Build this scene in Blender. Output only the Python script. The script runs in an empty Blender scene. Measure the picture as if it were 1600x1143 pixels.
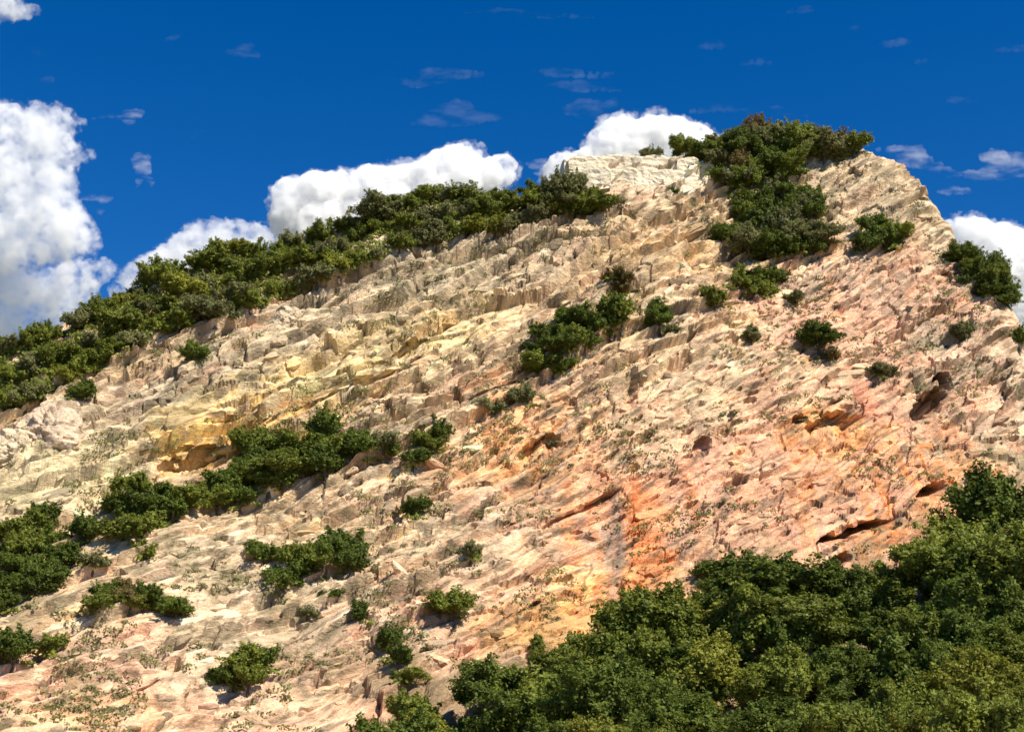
import bpy, math, random
import numpy as np
from mathutils import Vector, Matrix
from mathutils.bvhtree import BVHTree

R = math.radians
rng = np.random.default_rng(7)
random.seed(7)
scene = bpy.context.scene
COL = scene.collection

# ------------------------------------------------------------------ camera, sky, sun, exposure
FPX, PITCH, CAM = 2198.0, R(17.0), np.array([0.0, 0.0, 1.7])
cam_data = bpy.data.cameras.new('camera')
cam_data.sensor_width = 36.0
cam_data.lens = 36.0 * FPX / 1600.0
cam_data.clip_start = 0.5
cam_data.clip_end = 60000.0
cam = bpy.data.objects.new('camera', cam_data)
cam.location = CAM
cam.rotation_euler = (R(90) + PITCH, 0, 0)
COL.objects.link(cam)
scene.camera = cam

SUN_EL, SUN_AZ = R(49), R(131)          # azimuth from +Y towards +X: behind the viewer, to the right
world = bpy.data.worlds.new('World')
scene.world = world
world.use_nodes = True
wn = world.node_tree
wn.nodes.clear()
w_out = wn.nodes.new('ShaderNodeOutputWorld')
w_bg = wn.nodes.new('ShaderNodeBackground')
w_sky = wn.nodes.new('ShaderNodeTexSky')
w_sky.sky_type = 'NISHITA'
w_sky.sun_disc = False
w_sky.sun_elevation = SUN_EL
w_sky.sun_rotation = SUN_AZ
w_sky.altitude = 1500
w_sky.air_density = 1.0
w_sky.dust_density = 0.05
w_sky.ozone_density = 4.0
w_hs = wn.nodes.new('ShaderNodeHueSaturation')
w_hs.inputs['Saturation'].default_value = 1.37
w_hs.inputs['Hue'].default_value = 0.509
wn.links.new(w_sky.outputs[0], w_hs.inputs['Color'])
wn.links.new(w_hs.outputs[0], w_bg.inputs['Color'])
w_bg.inputs['Strength'].default_value = 0.083
wn.links.new(w_bg.outputs[0], w_out.inputs['Surface'])

sun_data = bpy.data.lights.new('sun', 'SUN')
sun_data.energy = 5.0
sun_data.angle = R(0.9)
sun_data.color = (1.0, 0.93, 0.80)
sun = bpy.data.objects.new('sun', sun_data)
SUN_DIR = Vector((math.sin(SUN_AZ) * math.cos(SUN_EL), math.cos(SUN_AZ) * math.cos(SUN_EL), math.sin(SUN_EL)))
sun.rotation_euler = SUN_DIR.to_track_quat('Z', 'Y').to_euler()
sun.location = SUN_DIR * 400
COL.objects.link(sun)

scene.view_settings.view_transform = 'Standard'
scene.view_settings.look = 'None'
scene.view_settings.exposure = 0.64
scene.view_settings.gamma = 1.0
scene.view_settings.use_curve_mapping = False
scene.cycles.max_bounces = 12
scene.cycles.volume_bounces = 10
scene.cycles.diffuse_bounces = 2
scene.cycles.glossy_bounces = 1
scene.cycles.transmission_bounces = 3
scene.cycles.transparent_max_bounces = 8
scene.cycles.filter_width = 1.6

# ------------------------------------------------------------------ numeric helpers
def ray(px, py):
    dx, dy = (px - 800.0) / FPX, (571.5 - py) / FPX
    c, s = math.cos(PITCH), math.sin(PITCH)
    d = np.array([dx, c - dy * s, s + dy * c])
    return d

def at(px, py, Y):                       # point at plan distance Y seen in that direction
    d = ray(px, py)
    return CAM + d * (Y / d[1])

_perm = np.random.default_rng(11).permutation(256).astype(np.int32)
_perm = np.concatenate([_perm, _perm, _perm])
_g = np.random.default_rng(12).normal(size=(256, 3)).astype(np.float32)
_g /= np.linalg.norm(_g, axis=1)[:, None]
_rnd = np.random.default_rng(13).random((256, 3)).astype(np.float32)

def perlin(p):
    p = p.astype(np.float32)
    i = np.floor(p)
    f = p - i
    i = i.astype(np.int32) & 255
    u = f * f * f * (f * (f * 6 - 15) + 10)
    out = np.zeros(len(p), np.float32)
    for cx in (0, 1):
        wx = u[:, 0] if cx else 1 - u[:, 0]
        hx = _perm[(i[:, 0] + cx) & 255]
        for cy in (0, 1):
            wy = u[:, 1] if cy else 1 - u[:, 1]
            hy = _perm[hx + ((i[:, 1] + cy) & 255)]
            for cz in (0, 1):
                wz = u[:, 2] if cz else 1 - u[:, 2]
                h = _perm[hy + ((i[:, 2] + cz) & 255)]
                g = _g[h]
                d = g[:, 0] * (f[:, 0] - cx) + g[:, 1] * (f[:, 1] - cy) + g[:, 2] * (f[:, 2] - cz)
                out += wx * wy * wz * d
    return out * 1.6

def fbm(p, octaves=4, gain=0.5, lac=2.03):
    o = np.zeros(len(p), np.float32)
    a = 1.0
    for k in range(octaves):
        o += a * perlin(p * (lac ** k) + 17.3 * k)
        a *= gain
    return o

def worley2(q):                          # 2-D cells: F1, F2, cell id
    i = np.floor(q).astype(np.int32)
    f = q - i
    DX = np.zeros(len(q), np.float32)
    DY = np.zeros(len(q), np.float32)
    F1 = np.full(len(q), 9.0, np.float32)
    F2 = F1.copy()
    idn = np.zeros(len(q), np.int32)
    for dx in (-1, 0, 1):
        for dy in (-1, 0, 1):
            h = _perm[_perm[(i[:, 0] + dx) & 255] + ((i[:, 1] + dy) & 255)]
            r = _rnd[h]
            ex = dx + r[:, 0] - f[:, 0]
            ey = dy + r[:, 1] - f[:, 1]
            d = np.sqrt(ex ** 2 + ey ** 2)
            closer = d < F1
            DX = np.where(closer, ex, DX)
            DY = np.where(closer, ey, DY)
            F2 = np.where(closer, F1, np.minimum(F2, d))
            idn = np.where(closer, h, idn)
            F1 = np.where(closer, d, F1)
    g1 = _rnd[(idn * 7 + 31) & 255]
    tilt = (g1[:, 0] - 0.5) * DX * 2 + (g1[:, 1] - 0.65) * DY * 2     # each block face leans its own way
    return F1, F2, idn, tilt

def sstep(a, b, x):
    t = np.clip((x - a) / (b - a), 0, 1)
    return t * t * (3 - 2 * t)

# ------------------------------------------------------------------ material helpers
def new_mat(name):
    m = bpy.data.materials.new(name)
    m.use_nodes = True
    nt = m.node_tree
    nt.nodes.clear()
    out = nt.nodes.new('ShaderNodeOutputMaterial')
    return m, nt, out

def nnode(nt, typ, **kw):
    n = nt.nodes.new(typ)
    for k, v in kw.items():
        setattr(n, k, v)
    return n

def rock_material(name, from_attribute):
    m, nt, out = new_mat(name)
    L = nt.links.new
    b = nnode(nt, 'ShaderNodeBsdfPrincipled')
    b.inputs['Roughness'].default_value = 0.92
    b.inputs['Specular IOR Level'].default_value = 0.15
    geo = nnode(nt, 'ShaderNodeNewGeometry')
    if from_attribute:
        src = nnode(nt, 'ShaderNodeAttribute', attribute_name='rock_tint').outputs['Color']
    else:
        src = nnode(nt, 'ShaderNodeObjectInfo').outputs['Color']
    # weathered grey / pale mottling, stretched along the tilted bedding
    mp = nnode(nt, 'ShaderNodeMapping')
    mp.inputs['Rotation'].default_value = (0, R(24), 0)
    mp.inputs['Scale'].default_value = (0.45, 0.6, 1.1)
    L(geo.outputs['Position'], mp.inputs['Vector'])
    def noise(scale, detail, rough, vec=mp.outputs[0]):
        n = nnode(nt, 'ShaderNodeTexNoise')
        n.inputs['Scale'].default_value = scale
        n.inputs['Detail'].default_value = detail
        n.inputs['Roughness'].default_value = rough
        L(vec, n.inputs['Vector'])
        return n.outputs['Fac']
    def ramp(fac, lo, hi):
        r = nnode(nt, 'ShaderNodeMapRange')
        r.inputs['From Min'].default_value = lo
        r.inputs['From Max'].default_value = hi
        L(fac, r.inputs['Value'])
        return r.outputs[0]
    def mix(fac, a, c, blend='MIX'):
        x = nnode(nt, 'ShaderNodeMix', data_type='RGBA', blend_type=blend)
        if isinstance(fac, float):
            x.inputs['Factor'].default_value = fac
        else:
            L(fac, x.inputs['Factor'])
        for sock, v in ((x.inputs['A'], a), (x.inputs['B'], c)):
            if isinstance(v, tuple):
                sock.default_value = (*v, 1)
            else:
                L(v, sock)
        return x.outputs['Result']
    def mul(a, k):
        x = nnode(nt, 'ShaderNodeMath', operation='MULTIPLY')
        L(a, x.inputs[0])
        x.inputs[1].default_value = k
        return x.outputs[0]
    grey = mul(ramp(noise(0.55, 6, 0.66), 0.55, 0.69), 0.40)
    c1 = mix(grey, src, (0.27, 0.205, 0.13))
    pale = mul(ramp(noise(0.8, 5, 0.62, geo.outputs['Position']), 0.58, 0.74), 0.42)
    vs = nnode(nt, 'ShaderNodeMix', data_type='RGBA', blend_type='MULTIPLY')
    vs.inputs['Factor'].default_value = 1.0
    L(c1, vs.inputs['A'])
    vs.inputs['B'].default_value = (1.42, 1.42, 1.40, 1)
    c2 = mix(pale, c1, vs.outputs['Result'])
    dark = mul(ramp(noise(1.6, 5, 0.7), 0.60, 0.76), 0.6)
    c3 = mix(dark, c2, (0.085, 0.075, 0.055))
    gr = ramp(noise(3.2, 4, 0.7, geo.outputs['Position']), 0.25, 0.75)
    g2 = nnode(nt, 'ShaderNodeMapRange')
    g2.inputs['To Min'].default_value = 0.62
    g2.inputs['To Max'].default_value = 1.30
    L(gr, g2.inputs['Value'])
    c4 = mix(1.0, c3, g2.outputs[0], 'MULTIPLY')
    L(c4, b.inputs['Base Color'])
    bp = nnode(nt, 'ShaderNodeBump')
    bp.inputs['Strength'].default_value = 0.9
    bp.inputs['Distance'].default_value = 0.5
    L(noise(1.3, 6, 0.68), bp.inputs['Height'])
    L(bp.outputs[0], b.inputs['Normal'])
    L(b.outputs[0], out.inputs['Surface'])
    return m

def leaf_material(name, c_lo, c_hi):
    m, nt, out = new_mat(name)
    L = nt.links.new
    oi = nnode(nt, 'ShaderNodeObjectInfo')
    at_ = nnode(nt, 'ShaderNodeAttribute', attribute_name='leaf_shade')
    add = nnode(nt, 'ShaderNodeMath', operation='ADD', use_clamp=True)
    m1 = nnode(nt, 'ShaderNodeMath', operation='MULTIPLY')
    m1.inputs[1].default_value = 0.35
    L(oi.outputs['Random'], m1.inputs[0])
    m2 = nnode(nt, 'ShaderNodeMath', operation='MULTIPLY')
    m2.inputs[1].default_value = 0.65
    L(at_.outputs['Fac'], m2.inputs[0])
    L(m1.outputs[0], add.inputs[0])
    L(m2.outputs[0], add.inputs[1])
    mx = nnode(nt, 'ShaderNodeMix', data_type='RGBA')
    mx.inputs['A'].default_value = (*c_lo, 1)
    mx.inputs['B'].default_value = (*c_hi, 1)
    L(add.outputs[0], mx.inputs['Factor'])
    d = nnode(nt, 'ShaderNodeBsdfPrincipled')
    d.inputs['Roughness'].default_value = 0.6
    d.inputs['Specular IOR Level'].default_value = 0.25
    L(mx.outputs['Result'], d.inputs['Base Color'])
    t = nnode(nt, 'ShaderNodeBsdfTranslucent')
    L(mx.outputs['Result'], t.inputs['Color'])
    ms = nnode(nt, 'ShaderNodeMixShader')
    ms.inputs[0].default_value = 0.35
    L(d.outputs[0], ms.inputs[1])
    L(t.outputs[0], ms.inputs[2])
    L(ms.outputs[0], out.inputs['Surface'])
    return m

def simple_material(name, c1, c2, scale, rough=0.9):
    m, nt, out = new_mat(name)
    L = nt.links.new
    n = nnode(nt, 'ShaderNodeTexNoise')
    n.inputs['Scale'].default_value = scale
    n.inputs['Detail'].default_value = 6
    g = nnode(nt, 'ShaderNodeNewGeometry')
    L(g.outputs['Position'], n.inputs['Vector'])
    mx = nnode(nt, 'ShaderNodeMix', data_type='RGBA')
    mx.inputs['A'].default_value = (*c1, 1)
    mx.inputs['B'].default_value = (*c2, 1)
    L(n.outputs['Fac'], mx.inputs['Factor'])
    b = nnode(nt, 'ShaderNodeBsdfPrincipled')
    b.inputs['Roughness'].default_value = rough
    b.inputs['Specular IOR Level'].default_value = 0.2
    L(mx.outputs['Result'], b.inputs['Base Color'])
    L(b.outputs[0], out.inputs['Surface'])
    return m

MAT_ROCK = rock_material('rock', True)
MAT_BOULDER = rock_material('rock_pieces', False)
LEAF = {
    'dark green':      leaf_material('foliage_dark_green', (0.054, 0.077, 0.010), (0.173, 0.223, 0.031)),
    'olive green':     leaf_material('foliage_olive', (0.095, 0.114, 0.015), (0.288, 0.322, 0.046)),
    'grey green':      leaf_material('foliage_grey_green', (0.121, 0.125, 0.047), (0.307, 0.302, 0.114)),
    'yellowish green': leaf_material('foliage_yellow_green', (0.128, 0.138, 0.017), (0.384, 0.383, 0.051)),
    'brownish':        leaf_material('foliage_brownish', (0.109, 0.081, 0.026), (0.307, 0.234, 0.078)),
}
MAT_BARK = simple_material('bark', (0.06, 0.045, 0.032), (0.16, 0.125, 0.09), 3.0)
MAT_GROUND = simple_material('dry_meadow', (0.07, 0.075, 0.028), (0.19, 0.16, 0.08), 0.12)

def mesh_object(name, verts, faces, mat, parent=None, smooth=False):
    me = bpy.data.meshes.new(name)
    verts = np.asarray(verts, np.float32)
    faces = np.asarray(faces, np.int32)
    k = faces.shape[1]
    me.vertices.add(len(verts))
    me.vertices.foreach_set('co', verts.ravel())
    me.loops.add(len(faces) * k)
    me.loops.foreach_set('vertex_index', faces.ravel())
    me.polygons.add(len(faces))
    me.polygons.foreach_set('loop_start', np.arange(0, len(faces) * k, k, dtype=np.int32))
    me.polygons.foreach_set('loop_total', np.full(len(faces), k, np.int32))
    me.polygons.foreach_set('use_smooth', np.full(len(faces), smooth, bool))
    me.update(calc_edges=True)
    if mat:
        me.materials.append(mat)
    o = bpy.data.objects.new(name, me)
    COL.objects.link(o)
    if parent:
        o.parent = parent
    return o

_ico = {}
def icosphere(sub):
    if sub not in _ico:
        import bmesh
        bm = bmesh.new()
        bmesh.ops.create_icosphere(bm, subdivisions=sub, radius=1.0)
        _ico[sub] = (np.array([v.co for v in bm.verts]), np.array([[v.index for v in f.verts] for f in bm.faces]))
        bm.free()
    return _ico[sub]


# ------------------------------------------------------------------ the mountain: base shape
# skeleton of the mountain: where ledges, crest and foot lie (view direction + plan distance)
CREST = [(-300, 725, 240), (-150, 645, 250), (0, 562, 262), (150, 492, 275), (250, 447, 283), (350, 398, 290),
         (500, 366, 298), (600, 336, 303), (700, 318, 306), (850, 306, 307), (890, 272, 307), (930, 256, 309), (1000, 250, 310),
         (1100, 236, 314), (1200, 222, 318), (1280, 228, 316), (1350, 236, 311)]
RIGHT = [(1408, 254, 307), (1444, 282, 303), (1470, 318, 299), (1492, 360, 294), (1518, 422, 287), (1562, 476, 280),
         (1590, 535, 272), (1640, 610, 262), (1720, 720, 248)]
FACE = [
 (0, 640, 247), (150, 570, 260), (250, 525, 267), (350, 490, 273), (500, 440, 282), (600, 400, 289), (700, 375, 293),
 (850, 345, 298), (930, 325, 299),
 (0, 780, 218), (150, 740, 227), (300, 700, 235), (450, 650, 243), (600, 600, 250), (750, 550, 256), (850, 480, 266),
 (700, 480, 270), (550, 520, 264), (400, 570, 257), (250, 620, 250),
 (430, 770, 229), (680, 690, 238), (220, 810, 216), (60, 890, 203),
 (600, 800, 224), (750, 750, 232), (850, 650, 244), (850, 850, 219), (700, 900, 209), (750, 1000, 200), (620, 1060, 190),
 (450, 950, 203), (300, 900, 205), (450, 870, 214), (300, 1000, 190), (150, 950, 193), (0, 1000, 183), (100, 1050, 180),
 (400, 1100, 180), (0, 1143, 165), (300, 1143, 171), (550, 1143, 178), (-150, 1143, 158), (-200, 900, 195), (-200, 760, 222),
 (1000, 950, 215), (1000, 800, 229), (1000, 650, 243), (1000, 540, 257), (1000, 430, 274), (1000, 330, 292), (1000, 292, 300),
 (1100, 300, 303), (1100, 400, 282), (1100, 600, 249), (1100, 780, 230),
 (1200, 300, 306), (1200, 400, 285), (1200, 430, 279), (1200, 550, 260), (1200, 700, 241), (1200, 850, 223), (1200, 900, 214),
 (1350, 330, 297), (1350, 400, 285), (1350, 550, 262), (1350, 700, 242), (1350, 850, 222), (1350, 900, 212),
 (1450, 400, 283), (1500, 550, 263), (1500, 650, 249), (1590, 600, 258), (1590, 700, 241), (1500, 780, 225), (1600, 770, 224),
 (1700, 820, 218), (1700, 950, 192), (1700, 1143, 158),
 (600, 1143, 180), (800, 1143, 172), (1000, 1143, 166), (1200, 1143, 161), (1400, 1143, 157), (1600, 1143, 154),
 (1200, 1020, 186), (1400, 1000, 184), (1600, 930, 184), (800, 1070, 190), (1000, 1030, 195),
]
def steepen(lst):
    return [(a_, b_, 238 + (c_ - 238) * (0.74 if c_ > 238 else 0.82)) for a_, b_, c_ in lst]
CREST, RIGHT, FACE = steepen(CREST), steepen(RIGHT), steepen(FACE)
ctrl = [at(*c) for c in CREST + RIGHT + FACE]
for c in CREST:
    p = at(*c)
    ctrl += [p + [0, 14, -2.5], p + [0, 60, -26], p + [0, 120, -60]]
for c in RIGHT:
    p = at(*c)
    ctrl += [p + [7, 9, -9], p + [24, 22, -32], p + [60, 40, min(-55, -p[2] * 0.7)]]
for x in range(-240, 300, 60):
    ctrl += [np.array([x, 110., 2.0 if x < 20 else 3.0]), np.array([x, 60., -1.0]), np.array([x, 470., 30.])]
for x, y, z in ((-240, 200, 8), (-240, 300, 45), (250, 200, 8), (260, 280, 14), (260, 360, 20), (-240, 380, 25)):
    ctrl.append(np.array([x, y, z], float))
C = np.array(ctrl)
S0 = 100.0
def _phi(r2):
    return 0.5 * r2 * np.log(r2 + 1e-9)
cx, cy, cz = C[:, 0] / S0, C[:, 1] / S0, C[:, 2]
n = len(C)
K = _phi((cx[:, None] - cx) ** 2 + (cy[:, None] - cy) ** 2) + 2e-4 * np.eye(n)
P = np.stack([np.ones(n), cx, cy], 1)
A = np.block([[K, P], [P.T, np.zeros((3, 3))]])
sol = np.linalg.solve(A, np.concatenate([cz, np.zeros(3)]))
GX = np.arange(-260, 281, 1.5)
GY = np.arange(50, 501, 1.5)
gx, gy = np.meshgrid(GX, GY, indexing='ij')
fx, fy = gx.ravel() / S0, gy.ravel() / S0
gz = np.zeros(len(fx))
for k in range(n):
    gz += sol[k] * _phi((fx - cx[k]) ** 2 + (fy - cy[k]) ** 2)
gz += sol[n] + sol[n + 1] * fx + sol[n + 2] * fy
GZ = gz.reshape(gx.shape)

def H(x, y):                             # bilinear lookup of the base height
    u = np.clip((np.asarray(x, float) + 260) / 1.5, 0, len(GX) - 1.001)
    v = np.clip((np.asarray(y, float) - 50) / 1.5, 0, len(GY) - 1.001)
    i, j = u.astype(int), v.astype(int)
    a, b = u - i, v - j
    return (GZ[i, j] * (1 - a) * (1 - b) + GZ[i + 1, j] * a * (1 - b) + GZ[i, j + 1] * (1 - a) * b + GZ[i + 1, j + 1] * a * b)

def base_hit(px, py):                    # first point of the base shape met in that direction
    d = ray(px, py)
    ys = np.arange(90.0, 400.0, 0.4)
    t = ys / d[1]
    x = CAM[0] + d[0] * t
    z = CAM[2] + d[2] * t
    below = z < H(x, ys)
    if not below.any():
        return None
    k = int(np.argmax(below))
    if k == 0:
        return np.array([x[0], ys[0], z[0]])
    g0 = z[k - 1] - H(x[k - 1], ys[k - 1])
    g1 = z[k] - H(x[k], ys[k])
    f_ = g0 / (g0 - g1)
    return np.array([x[k - 1] + f_ * (x[k] - x[k - 1]), ys[k - 1] + f_ * 0.4, z[k - 1] + f_ * (z[k] - z[k - 1])])

# columns in x; rows follow the tilted beds, so ledges run along the mesh
DIP = R(38)
xs = np.concatenate([np.arange(-205, -122, 2.5), np.arange(-122, 122, 0.32), np.arange(122, 206, 2.5)])
yy = np.arange(85.0, 440.0, 0.4)
X0, Y0 = np.meshgrid(xs, yy, indexing='ij')
H0 = 0.85 * H(X0, Y0) + 0.5 * Y0
Hm = np.maximum.accumulate(H0, axis=1) + 1e-4 * np.arange(len(yy))[None, :]
BB = (Hm * math.cos(DIP) - X0 * math.sin(DIP))
bb_rows = np.arange(BB.min(), BB.max(), 0.255)
NROW = len(bb_rows)
Yg = np.empty((len(xs), NROW))
valid = np.zeros((len(xs), NROW), bool)
for i in range(len(xs)):
    Yg[i] = np.interp(bb_rows, BB[i], yy)
    valid[i] = (bb_rows >= BB[i, 0] - 0.26) & (bb_rows <= BB[i, -1] + 0.26)
Xg = np.repeat(xs[:, None], NROW, 1)
# slopes of the base shape for the outward direction
def base_normals(x_, y_):
    e = 1.2
    gx_ = (H(x_ + e, y_) - H(x_ - e, y_)) / (2 * e)
    gy_ = (H(x_, y_ + e) - H(x_, y_ - e)) / (2 * e)
    nn = np.stack([-gx_, -gy_, np.ones_like(gx_)], -1)
    return nn / np.linalg.norm(nn, axis=-1, keepdims=True)
vid = np.full(valid.shape, -1, np.int64)
vid[valid] = np.arange(valid.sum())
xv_, yv_ = Xg[valid], Yg[valid]
Pv = np.stack([xv_, yv_, H(xv_, yv_)], 1).astype(np.float32)
NB = base_normals(xv_, yv_).astype(np.float32)

# ------------------------------------------------------------------ rock relief
x, y, z = Pv[:, 0], Pv[:, 1], Pv[:, 2]
h = 0.85 * z + 0.5 * y                                  # height measured along the slope
ba = x * math.cos(DIP) + h * math.sin(DIP)              # along the bedding
bb = -x * math.sin(DIP) + h * math.cos(DIP)             # across the bedding
warp = fbm(Pv / 26.0, 3)
warp2 = fbm(Pv / 9.0 + 40, 3)
rag = fbm(np.stack([ba / 9.0, bb / 1.7, y / 12.0], 1) + 61, 3)

def region(px, py, rx, ry, ang=0.0, soft=0.5):
    """Weight of a patch of the rock face: centre and half-widths taken where that spot lies on the mountain."""
    c = base_hit(px, py)
    while c is None:
        py += 8
        c = base_hit(px, py)
    q = base_hit(px, py + 12)
    r = np.linalg.norm(c - CAM) / FPX
    kz = max(abs(c[2] - q[2]) / 12.0, 0.25 * r)          # metres of height per step
    u = (x - c[0]) / r
    v = (z - c[2]) / kz
    ca, sa = math.cos(R(ang)), math.sin(R(ang))
    uu = (u * ca + v * sa) / rx + 0.45 * warp2
    vv = (-u * sa + v * ca) / ry + 0.45 * warp
    d = np.sqrt(uu ** 2 + vv ** 2) + 0.42 * rag
    return 1 - sstep(1 - soft, 1 + soft, d)

front = 1 - sstep(150, 164, 175 - (y - 150) * 0 - 0 * y) * 0
w_block = np.clip(region(640, 430, 300, 80, 18) + 0.4 * region(1370, 320, 110, 110) + region(200, 620, 220, 70, 15)
                  + 0.4 * region(1500, 560, 120, 120) + 0.9 * region(450, 930, 220, 120) + 0.8 * region(200, 1060, 260, 90), 0, 1)
w_wall = np.clip(region(1150, 740, 380, 200, 8) + region(950, 900, 180, 110) + 0.7 * region(1300, 500, 200, 90), 0, 1)
w_ribs = np.clip(region(330, 690, 150, 55, 15) + region(520, 590, 220, 70, 22) + 0.8 * region(1080, 390, 110, 50)
                 + 0.8 * region(730, 590, 170, 60, 22), 0, 1)

def saw(t, sharp=0.82):                  # grows outward, then breaks back under the lip
    f = t - np.floor(t)
    return np.where(f < sharp, f / sharp, (1 - f) / (1 - sharp))

warpL = fbm(np.stack([ba / 48.0, bb / 16.0, y / 60.0], 1) + 2.7, 3)
calm = 1 - 0.5 * sstep(0.62, 0.85, NB[:, 2])
calm = calm * (1 - 0.62 * sstep(0.22, 0.55, NB[:, 0]) * sstep(30, 70, x)) * (1 - 0.45 * region(1400, 330, 120, 130))
slab = sstep(-0.3, 0.45, fbm(Pv / 17.0 + 811, 3))                 # 0 smooth slabs, 1 broken rock
slab = np.clip(slab * (1 - 0.72 * w_wall), 0, 1)
disp = 2.4 * fbm(Pv / 34.0 + 5, 3)
brk1 = sstep(-0.6, 0.1, fbm(np.stack([ba / 26.0, bb / 7.0, y / 30], 1) + 71, 2))
led1 = saw(-bb / 8.0 + 0.7 * warpL + 0.03 * warp2, 0.93)
disp += calm * (2.8 + 1.0 * w_ribs - 1.9 * w_wall) * (led1 - 0.5) * brk1
brk2 = sstep(-0.35, 0.15, fbm(np.stack([ba / 13.0, bb / 3.5, y / 20], 1) + 91, 2))
led2 = saw(-bb / 3.1 + 1.6 * warpL + 0.07 * warp2 + 0.3, 0.86)
disp += calm * (1.3 + 0.7 * w_ribs - 0.85 * w_wall) * (led2 - 0.5) * brk2
brk3 = sstep(-0.2, 0.2, fbm(np.stack([ba / 6.0, bb / 2.0, y / 20], 1) + 191, 2))
led3 = saw(-bb / 1.5 + 3.0 * warpL + 0.12 * warp2, 0.78)
disp += calm * (0.6 + 0.3 * w_ribs) * (led3 - 0.5) * brk3 * (0.35 + 0.65 * slab)
aniso = np.stack([ba / 14.0, bb / 2.4, y / 14.0], 1)
disp += 0.35 * calm * (0.5 - np.abs(fbm(aniso + 3.1, 3)))
# joints: flat-faced blocks, longer along the beds, parted by cracks
blk = np.stack([ba / 8.5 + 0.30 * warp2, bb / 3.6 + 0.30 * warp], 1)
F1, F2, cid, T1 = worley2(blk)
disp += calm * (0.5 + 0.9 * w_block) * (_rnd[cid][:, 2] - 0.5) + calm * (1.6 + 0.4 * w_block - 1.15 * w_wall) * T1 - calm * (0.5 + 0.7 * w_block) * (1 - sstep(0.0, 0.08, F2 - F1))
blk2 = np.stack([ba / 2.7 + 0.5 * warp2, bb / 1.25 + 0.5 * warp], 1)
G1, G2, gid, T2 = worley2(blk2)
disp += calm * slab * (0.25 + 0.35 * w_block) * (_rnd[gid][:, 2] - 0.5) + calm * (0.10 + slab * (0.62 + 0.2 * w_block)) * T2 - calm * (0.3 + 0.7 * slab) * (0.16 + 0.32 * w_block) * (1 - sstep(0, 0.13, G2 - G1))
flute = np.stack([x / 3.2 + 0.8 * warp2, y / 14.0, z / 20.0], 1)
disp += (0.03 + 0.35 * w_wall) * (0.4 - np.abs(fbm(flute + 9, 3)))
rough = fbm(np.stack([ba / 2.6, bb / 1.7, y / 2.2], 1) + 23, 4, 0.6)
disp += 0.12 * rough * calm * (0.3 + 0.7 * slab)
pits = fbm(np.stack([ba / 6.0, bb / 2.0, y / 4], 1) + 55, 3)
disp -= 1.1 * sstep(0.50, 0.66, pits) * calm

# single features of the face: hollows, slits and clefts
cave = np.zeros(len(Pv), np.float32)
def hollow(px, py, rx, ry, ang, depth, hard=0.25):
    global disp
    w = region_exact(px, py, rx, ry, ang, hard)
    cave[:] = np.maximum(cave, 1.3 * depth * w)

def region_exact(px, py, rx, ry, ang, soft):
    c = base_hit(px, py)
    q = base_hit(px, py + 12)
    r = np.linalg.norm(c - CAM) / FPX
    kz = max(abs(c[2] - q[2]) / 12.0, 0.25 * r)
    u = (x - c[0]) / r
    v = (z - c[2]) / kz
    ca, sa = math.cos(R(ang)), math.sin(R(ang))
    d = np.sqrt(((u * ca + v * sa) / rx + 0.22 * warp2) ** 2 + ((-u * sa + v * ca) / ry + 0.25 * rough) ** 2)
    return 1 - sstep(1 - soft, 1 + soft, d)

hollow(1335, 832, 52, 10, 16, 6.0)
hollow(1456, 775, 22, 10, 24, 5.0)
hollow(1448, 636, 34, 11, 32, 5.0)
hollow(1472, 600, 11, 14, 0, 4.5)
hollow(1300, 672, 40, 14, 15, 2.6, 0.5)
hollow(985, 600, 9, 34, -8, 1.6, 0.5)
hollow(1310, 880, 22, 7, 20, 2.5)
hollow(1250, 660, 10, 7, 0, 2.0)
hollow(905, 800, 60, 7, 28, 1.8)
hollow(1095, 700, 14, 10, 30, 2.0)
hollow(840, 700, 30, 9, 25, 2.2)
hollow(1100, 285, 10, 26, 0, 2.2)
hollow(365, 655, 36, 8, 15, 1.6)
hollow(330, 690, 60, 7, 18, 2.4)
hollow(280, 725, 60, 6, 15, 2.2)
hollow(790, 820, 16, 5, 15, 1.8)
hollow(820, 960, 30, 6, 35, 1.8)
hollow(560, 610, 90, 6, 25, 1.6)
hollow(640, 545, 80, 5, 28, 1.6)
hollow(800, 600, 70, 6, 24, 2.0)
disp += 3.0 * region_exact(78, 668, 52, 50, 0, 0.6)            # rounded knob at the lower edge of the crest trees

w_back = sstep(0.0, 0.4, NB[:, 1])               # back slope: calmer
w_low = 1 - sstep(8, 30, np.maximum(z, 0) + 0 * y)
disp = disp * (1 - 0.6 * w_back)
Nz = NB.copy()
Pd = Pv + Nz * disp[:, None] + cave[:, None] * np.array([-0.15, 1.0, 0.12], np.float32)

# ------------------------------------------------------------------ rock colours (natural tints of the stone)
tint = np.tile(np.array([0.60, 0.43, 0.255], np.float32), (len(Pv), 1))
def paint(w, col, k=1.0):
    global tint
    tint = tint + (k * w)[:, None] * (np.array(col, np.float32) - tint)
paint(sstep(-0.3, 0.6, fbm(Pv / 30 + 7, 3)), (0.60, 0.42, 0.27), 0.7)
paint(sstep(0.1, 0.7, fbm(Pv / 18 + 27, 3)), (0.42, 0.34, 0.23), 0.5)
def layer(seed, la, lb, lo, hi):
    return sstep(lo, hi, fbm(np.stack([ba / la, bb / lb, y / 20], 1) + seed, 3))
paint(layer(33, 16, 1.6, 0.10, 0.5), (0.30, 0.25, 0.165), 0.5)
paint(layer(133, 22, 1.9, 0.20, 0.6), (0.60, 0.40, 0.19), 0.55)
paint(layer(233, 18, 1.5, 0.25, 0.6), (0.56, 0.34, 0.24), 0.45)
paint(layer(333, 14, 1.8, 0.20, 0.6), (0.72, 0.58, 0.35), 0.6)
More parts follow.
